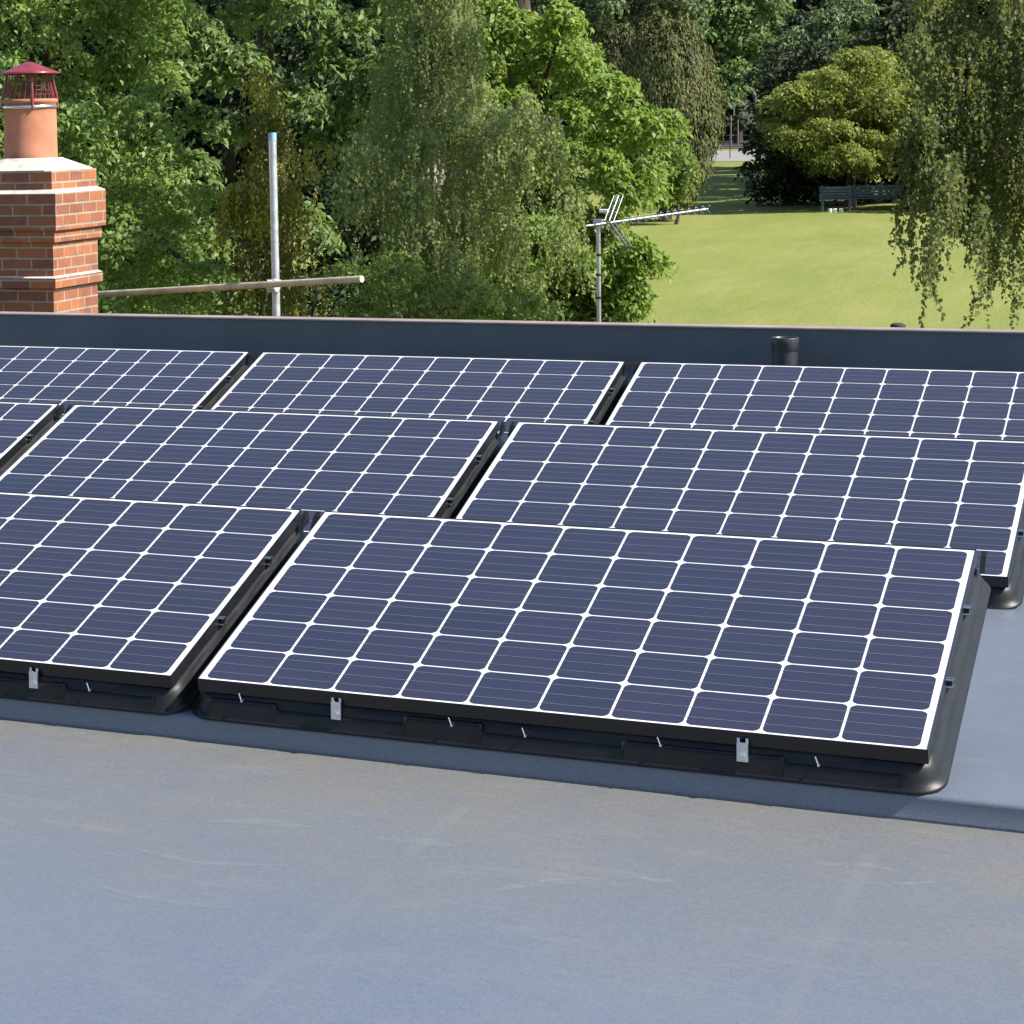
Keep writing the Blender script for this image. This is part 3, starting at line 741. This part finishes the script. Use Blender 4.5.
# bright chestnut-like tree
rng = np.random.default_rng(7)
poly = [(425, -70), (530, -70), (548, 0), (578, 18), (590, 50), (598, 75), (640, 90), (664, 122), (655, 140), (640, 160), (655, 182), (640, 200), (600, 200), (560, 215), (440, 180), (425, 60)]
c = polypts(rng, poly, 70, 33, 1.2, 19)
c2 = polypts(rng, [(560, 200), (612, 222), (625, 240), (640, 258), (624, 290), (628, 345), (520, 345), (480, 250)], 42, 32.6, .8, 16)
ex = [tuple(at(x, y, 32.3)) for x, y in [(632, 290), (638, 262), (628, 308), (622, 120), (650, 130), (645, 178), (632, 196), (600, 95), (560, 30), (580, 60), (664, 122), (648, 262)]]
c3 = np.concatenate([c, c2, np.array(ex)]); b = gbase(540, 34)
u, ur = upper(rng, b, b[0]-.8, b[1], 3.6, 8.4, 2.2, 2.0, 15, .8)
pp = cat(sprays(rng, c3, np.full(len(c3), .26), 32, 15, .095, .16, .7), sprays(rng, u, ur, 40, 14, .13, .3))
tree('broadleaf_tree', 'bright light green large leaved tree right of the birch behind the aerial', 'tree', b, pp, (b[0]-.5, b[1], 9), .26, [tuple(x) for x in c3[::15]], 'bark', 7, lm='bright')

# weeping birch, right edge
rng = np.random.default_rng(8)
b = gbase(1060, 23); st_ = []; ln = []
cur = []
for i in range(135):
    y = rng.uniform(-80, 195); xl = np.interp(y, [-80, 0, 60, 130, 200, 240], [915, 925, 912, 905, 905, 905])
    x = rng.uniform(xl, 1150); cur.append((x, y, 22+rng.uniform(-.9, 1.2), .5))
for x, y, l_ in [(902, 215, .35), (918, 215, .6), (928, 232, .7), (936, 222, .8), (930, 245, .6), (950, 215, .4), (966, 218, .35), (985, 215, .75), (992, 225, .85), (990, 245, .6), (1000, 235, .5), (1012, 220, .5), (1020, 240, .35), (1018, 270, .45), (1035, 215, .9), (975, 205, .45), (1060, 220, .9)]:
    for k in range(1): cur.append((x+rng.normal()*3, y-12, 21.6+rng.normal()*.2, l_))
for x, y, D, l_ in cur:
    n_k = 30 if l_ == .5 and y < 200 else 9
    sp_ = 10 if n_k == 30 else 4.5
    if n_k == 30: l_ = .12+.45*rng.random()
    for k in range(n_k):
        p = at(x+rng.normal()*sp_, y+rng.normal()*8, D+rng.normal()*.12); st_.append(tuple(p)); ln.append(l_*(.5+.8*rng.random()))
pp = strands(rng, st_, ln, .022, .043, .02, .75)
u, ur = upper(rng, b, b[0]+.3, b[1]+.3, 2.8, 9, 2.0, 2.0, 30, .7)
pp = cat(pp, sprays(rng, u, ur, 24, 12, .14, .3, 1.2))
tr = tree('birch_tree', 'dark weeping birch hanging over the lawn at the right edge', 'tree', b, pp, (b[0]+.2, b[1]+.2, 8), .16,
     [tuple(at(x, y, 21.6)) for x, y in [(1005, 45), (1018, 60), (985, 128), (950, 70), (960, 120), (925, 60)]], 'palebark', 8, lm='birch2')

# dark trees behind the near ones on the left
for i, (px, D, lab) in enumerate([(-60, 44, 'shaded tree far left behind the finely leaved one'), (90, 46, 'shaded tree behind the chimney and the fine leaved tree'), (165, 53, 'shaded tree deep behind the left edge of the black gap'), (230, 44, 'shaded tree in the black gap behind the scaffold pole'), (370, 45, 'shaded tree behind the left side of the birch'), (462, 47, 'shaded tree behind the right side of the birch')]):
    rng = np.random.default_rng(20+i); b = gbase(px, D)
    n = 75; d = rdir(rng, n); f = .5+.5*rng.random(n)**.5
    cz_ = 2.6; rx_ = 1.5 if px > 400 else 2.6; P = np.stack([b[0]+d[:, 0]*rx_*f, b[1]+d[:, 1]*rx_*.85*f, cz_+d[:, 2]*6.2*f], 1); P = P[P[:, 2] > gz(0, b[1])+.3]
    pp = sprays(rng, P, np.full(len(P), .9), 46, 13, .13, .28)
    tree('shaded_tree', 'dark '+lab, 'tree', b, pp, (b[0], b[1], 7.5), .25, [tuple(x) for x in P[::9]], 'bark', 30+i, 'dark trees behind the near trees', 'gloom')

# cypress
rng = np.random.default_rng(40)
def upright(rng, px0, D, ytop, ybot, hw, n, ls, plumes=46):
    """columnar conifer made of upright feathery plumes"""
    c0 = at(px0, 0, D); P = []; Nn = []; T = []; per = n//(plumes*4)
    for i in range(plumes*4):
        a = rng.random()*2*PI; t0 = rng.random()**.8; prof_ = np.interp(t0, [0, .08, .25, .5, .75, 1], [.25, .62, .85, 1, .72, .3])
        y0 = ytop+(ybot-ytop)*t0; r = hw*D/F*prof_*(.72+.32*rng.random()); zb = at(px0, min(ybot, y0+14), D).z; hh = rng.uniform(1.0, 2.0)
        t = rng.random(per)**.8; wv = .04+.17*np.sin(PI*np.minimum(1, t+.08))**.8; rr_ = r*(.78+.20*np.sin(PI*t)-.12*t)
        q = np.stack([c0.x+rr_*math.cos(a)+rng.normal(size=per)*wv, c0.y+rr_*math.sin(a)+rng.normal(size=per)*wv, zb+hh*t], 1); P.append(q)
        o = (q-np.array([c0.x+rr_.mean()*.8*math.cos(a), c0.y+rr_.mean()*.8*math.sin(a), zb+hh*.3]))*np.array([1, 1, .3])
        Nn.append(o+rng.normal(size=(per, 3))*.12); T.append(np.array([.1*math.cos(a), .1*math.sin(a), 1.])+rng.normal(size=(per, 3))*.13)
    P = np.concatenate(P); Nn = np.concatenate(Nn); T = np.concatenate(T)
    sz = ls*(.6+.9*rng.random(len(P))); return P, Nn, T, sz, sz*.32
p0 = at(665, 210, 88); b = (p0.x, p0.y, gz(0, p0.y)); pp = upright(rng, 665, 88, 42, 208, 54, 150000, .16, 190)
tree('cypress_tree', 'brownish green columnar cypress standing left of the path gap', 'tree', b, pp, tuple(at(665, 40, 88)), .2, [], 'bark', 40, lm='cypress')
p0 = at(618, 210, 96); b = (p0.x, p0.y, gz(0, p0.y)); pp = upright(rng, 618, 96, 44, 200, 30, 60000, .16, 80)
tree('cypress_tree', 'narrow darker cypress half hidden behind the bright green tree', 'tree', b, pp, tuple(at(618, 40, 96)), .15, [], 'bark', 41, lm='cypress')

# yellow-green bush tree and its dark companions
def farcrown(seed, poly, D, th, n, rad, nsp, nlf, ls, rs, sep, **k):
    rng = np.random.default_rng(seed); c = polypts(rng, poly, n, D, th, sep); return c, sprays(rng, c, np.full(len(c), rad), nsp, nlf, ls, rs, **k)
def gp_(px, D): p = at(px, 200, D); return (p.x, p.y, gz(0, p.y))
c, pp = farcrown(50, [(775, 100), (800, 78), (830, 72), (850, 52), (880, 50), (905, 80), (925, 110), (925, 160), (905, 172), (850, 175), (800, 165), (775, 150)], 93.5, 3.4, 170, .55, 34, 12, .15, .26, 5, flat=.5)
tree('yellow_green_tree', 'spreading yellow green tree above the benches on the lawn', 'tree', gp_(850, 94), pp, tuple(at(850, 60, 94)), .2, [tuple(x) for x in c[::6]], 'bark', 50, lm='gold2')
c, pp = farcrown(51, [(760, 120), (785, 90), (900, 130), (960, 130), (1040, 120), (1040, 215), (905, 203), (765, 200), (755, 170)], 96.5, 1.0, 90, .7, 18, 10, .26, .36, 11)
tree('dark_bush', 'dark shaded evergreen bush behind the benches under the yellow green tree', 'bush', gp_(870, 97), pp, tuple(at(870, 160, 97)), .12, [tuple(x) for x in c[::9]], 'bark', 51, lm='hedge')
c, pp = farcrown(52, [(900, 110), (960, 90), (1060, 80), (1080, 212), (960, 212), (915, 200)], 99, 1.5, 60, .8, 18, 10, .28, .4, 13)
tree('olive_tree', 'green tree darkened as in shade, behind the hanging birch at the right end of the lawn', 'tree', gp_(990, 99), pp, tuple(at(990, 100, 99)), .2, [tuple(x) for x in c[::7]], 'bark', 52, lm='gloom')
c, pp = farcrown(53, [(790, 90), (782, 60), (800, 35), (830, 15), (850, 0), (862, 10), (880, 45), (870, 60), (850, 100)], 118, 1.6, 50, .7, 20, 11, .28, .4, 10)
tree('grey_green_tree', 'greyish green young tree behind the yellow green one', 'tree', gp_(828, 118), pp, tuple(at(828, 15, 118)), .18, [tuple(x) for x in c[::7]], 'bark', 53, lm='blue')
c, pp = farcrown(54, [(700, 100), (690, 40), (700, -40), (780, -40), (785, 20), (770, 70), (750, 88), (720, 105)], 192, 3, 90, 1.1, 20, 11, .42, .6, 9)
tree('green_tree', 'fresh green tree with pale trunks beyond the path gap', 'tree', gp_(738, 192), pp, tuple(at(738, 0, 192)), .3, [tuple(x) for x in c[::7]], 'bark', 54, lm='far')
c, pp = farcrown(55, [(545, 20), (540, -40), (700, -40), (700, 25), (640, 30), (600, 40), (560, 15)], 186, 3, 70, 1.1, 18, 10, .42, .6, 11)
tree('green_tree', 'dull green tree at the top between the bright tree and the cypress', 'tree', gp_(640, 186), pp, tuple(at(640, -40, 186)), .35, [tuple(x) for x in c[::7]], 'bark', 55, lm='blue')

c, pp = farcrown(58, [(915, 140), (960, 110), (1060, 100), (1080, 213), (918, 213)], 90.5, 1.8, 90, .7, 20, 10, .26, .36, 11)  # bush added behind the birch to cast shade over the benches
tree('dark_bush', 'hidden dark bush right of the benches, added to cast shade over them', 'bush', gp_(990, 90.5), pp, tuple(at(990, 150, 93)), .12, [tuple(x) for x in c[::9]], 'bark', 58, lm='hedge')
for i, (px, D, h, lab) in enumerate([(812, 106, 6.2, 'nearest of the dark trees added to shade the lawn, hidden behind the yellow green tree'), (836, 121, 7.5, 'middle dark tree added to shade the lawn, behind the yellow green tree'), (818, 137, 9.0, 'farthest dark tree added to shade the lawn, behind the grey green one'), (905, 112, 9.0, 'dark tree between the yellow green tree and the hanging birch'), (945, 128, 11, 'tall dark tree behind the top of the hanging birch')]):  # nearest, middle and farthest are casters added for the lawn shade
    rng = np.random.default_rng(80+i); p = at(px, 200, D); b = (p.x, p.y, gz(0, p.y)); n = 46; d = rdir(rng, n); f = .5+.5*rng.random(n)**.5
    P = np.stack([b[0]+d[:, 0]*h*.27*f, b[1]+d[:, 1]*h*.27*f, b[2]+h*.54+d[:, 2]*h*.43*f], 1)
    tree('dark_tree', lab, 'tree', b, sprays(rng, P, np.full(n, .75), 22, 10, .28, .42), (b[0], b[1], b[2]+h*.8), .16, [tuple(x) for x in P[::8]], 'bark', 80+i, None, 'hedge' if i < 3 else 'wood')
rng = np.random.default_rng(57); P = []  # hedge row added to throw shade across the far lawn
for i in range(420):
    D = rng.uniform(98, 139); g0 = at(808-(D-98)*.35, 200, D); z0 = gz(0, g0.y); P.append((g0.x+rng.normal()*.6, g0.y, z0+rng.uniform(.3, 6.2)))
tree('shadow_hedge', 'tall dark hedge added to shade the far lawn, running back beside the path gap, left of the yellow green tree', 'hedge', gp_(808, 100), sprays(rng, P, np.full(len(P), .6), 18, 10, .24, .36), tuple(at(806, 150, 100)), .08, P[::25], 'bark', 57, lm='hedge')
c, pp = farcrown(56, [(640, 165), (678, 150), (694, 172), (680, 195), (650, 203)], 86, .7, 26, .45, 20, 10, .17, .26, 8)
tree('leafy_shrub', 'small green shrub at the foot of the columnar cypress', 'shrub', gp_(676, 86), pp, tuple(at(676, 170, 86)), .06, [tuple(x) for x in c[::6]], 'bark', 56, lm='shrub')
# woodland beyond the path: four shapes, copied
protos = []
for v in range(4):
    rng = np.random.default_rng(60+v); n = 90; d = rdir(rng, n); f = .45+.55*rng.random(n)**.5
    P = np.stack([d[:, 0]*5.2*f, d[:, 1]*4*f, 11.5+d[:, 2]*8.0*f], 1)
    root = empty('woodland_tree')
    q = sprays(rng, P, np.full(len(P), 1.9), 22, 9, .75, .9); leaf_mesh('crown', *q, L['wood'], root)
    trunk(root, Vector((0, 0, 0)), (0, 0, -.3), (0, 0, 17), .32, [tuple(x) for x in P[::8]], M['bark'], rng, bend=1.2); protos.append(root)
rng = np.random.default_rng(70); used = set(); k = 0
for row, D0 in enumerate((205, 228, 255)):
    for px in range(-200, 1180, 62):
        v = int(rng.integers(4)); o = protos[v] if v not in used else copy_tree(protos[v]); used.add(v)
        D = D0+rng.uniform(-6, 6); p = at(px+rng.uniform(-22, 22)+row*20, 150, D); o.location = (p.x, p.y, gz(0, p.y)); o.rotation_euler = (0, 0, rng.uniform(0, 6.28))
        s = rng.uniform(.85, 1.15); o.scale = (s, s, s)
        tag(o, 'dark woodland tree in the wood beyond the far path', 'tree', 'trees of the dark wood beyond the path'); k += 1
for v in range(4):
    if v not in used: protos[v].location = (-60, 240, gz(0, 240)); tag(protos[v], 'dark woodland tree in the wood beyond the far path', 'tree', 'trees of the dark wood beyond the path')
# undergrowth of the wood
rng = np.random.default_rng(77); n = 260
n = 420; cx = rng.uniform(-150, 20, n); cy2 = rng.uniform(196, 240, n); cz2 = gz(0, 200)+rng.uniform(.2, 5.5, n)
q = sprays(rng, np.stack([cx, cy2, cz2], 1), np.full(n, 1.3), 16, 9, .6, .7)
tag(leaf_mesh('undergrowth', *q, L['hedge']), 'low dark undergrowth at the edge of the wood', 'undergrowth', kind='stuff')

# pale trunks in the gap
for i, (x0, y0, x1, y1, lab) in enumerate([(760, 140, 748, 70, 'pale leaning bare trunk'), (764, 135, 770, 60, 'pale straight bare trunk')]):
    D = 190; a = at(x0, 165, D); b_ = at(x1, y1, D); a.z = gz(0, a.y)
    me = MB(); me.tube([Vector((0, 0, 0)), (b_-a)*.5+Vector((.2, 0, 0)), b_-a], [.22, .17, .10], 8)
    o = me.build('tree_trunk', simple('pale_trunk', (.13, .12, .10), .85, 0, .4, 2)); o.location = a; tag(o, lab+' in the gap beyond the path', 'tree trunk')

# fence along the path
fr_ = at(725, 160, 156); fz = gz(0, fr_.y)
fn = empty('metal_fence', (fr_.x, fr_.y, fz)); tag(fn, 'thin dark metal rail fence along the far path', 'fence')
for i in range(-8, 9):
    MB().tube([(i*3.0+.3, 0, 0), (i*3.0+.3, 0, 1.5)], .03, 6).build('post', M['fence'], fn)
for z in (.75, 1.45): MB().tube([(-24, 0, z), (24.6, 0, z)], .018, 6).build('rail', M['fence'], fn)
for i, px in enumerate((731, 738)):
    p = at(px, 160, 184); h = at(px, 115+5*i, 184).z-gz(0, p.y); o = MB().tube([(0, 0, 0), (0, 0, h)], .045, 8).build('post', M['fence_grey']); o.name = 'metal_post'; o.location = (p.x, p.y, gz(0, p.y))
    tag(o, ('left' if i == 0 else 'right')+' one of two thin grey posts beyond the path', 'post')

# ------------------------------------------------------------------ benches
def bench(px, wd, label):
    D = 91.5; p = at(px, 213, D); root = empty('park_bench', (p.x, p.y, gz(0, p.y)), math.radians(13)); tag(root, label, 'bench', 'benches at the far side of the lawn')
    bk = MB(); 
    for k in range(4): bk.box(-wd/2, wd/2, .21+.02*k, .235+.02*k, .46+.115*k, .555+.115*k)
    bk.build('backrest', M['bench'], root)
    s = MB()
    for k in range(4): s.box(-wd/2, wd/2, -.26+.12*k, -.16+.12*k, .42, .445)
    s.build('seat', M['bench'], root)
    for x in (-wd/2+.06, wd/2-.12):
        for y in (-.24, .22): MB().box(x, x+.06, y, y+.06, 0, .42 if y < 0 else .95).build('leg', M['bench'], root)
        MB().box(x, x+.06, -.26, .2, .63, .67).build('armrest', M['bench'], root)
bench(836, 1.12, 'short blue grey wooden bench, the left one under the yellow green tree')
bench(879, 1.85, 'long blue grey wooden bench, the right one under the yellow green tree')
for i, px in enumerate((830, 835, 841)):
    p = at(px, 214, 90.6); o = MB().lathe([(.055, 0), (.075, .10), (.07, .14), (0, .14)], 12).build('white_pot', M['white']); o.location = (p.x, p.y, gz(0, p.y))
    tag(o, 'small white pot on the grass in front of the short bench', 'pot', 'white pots by the short bench')
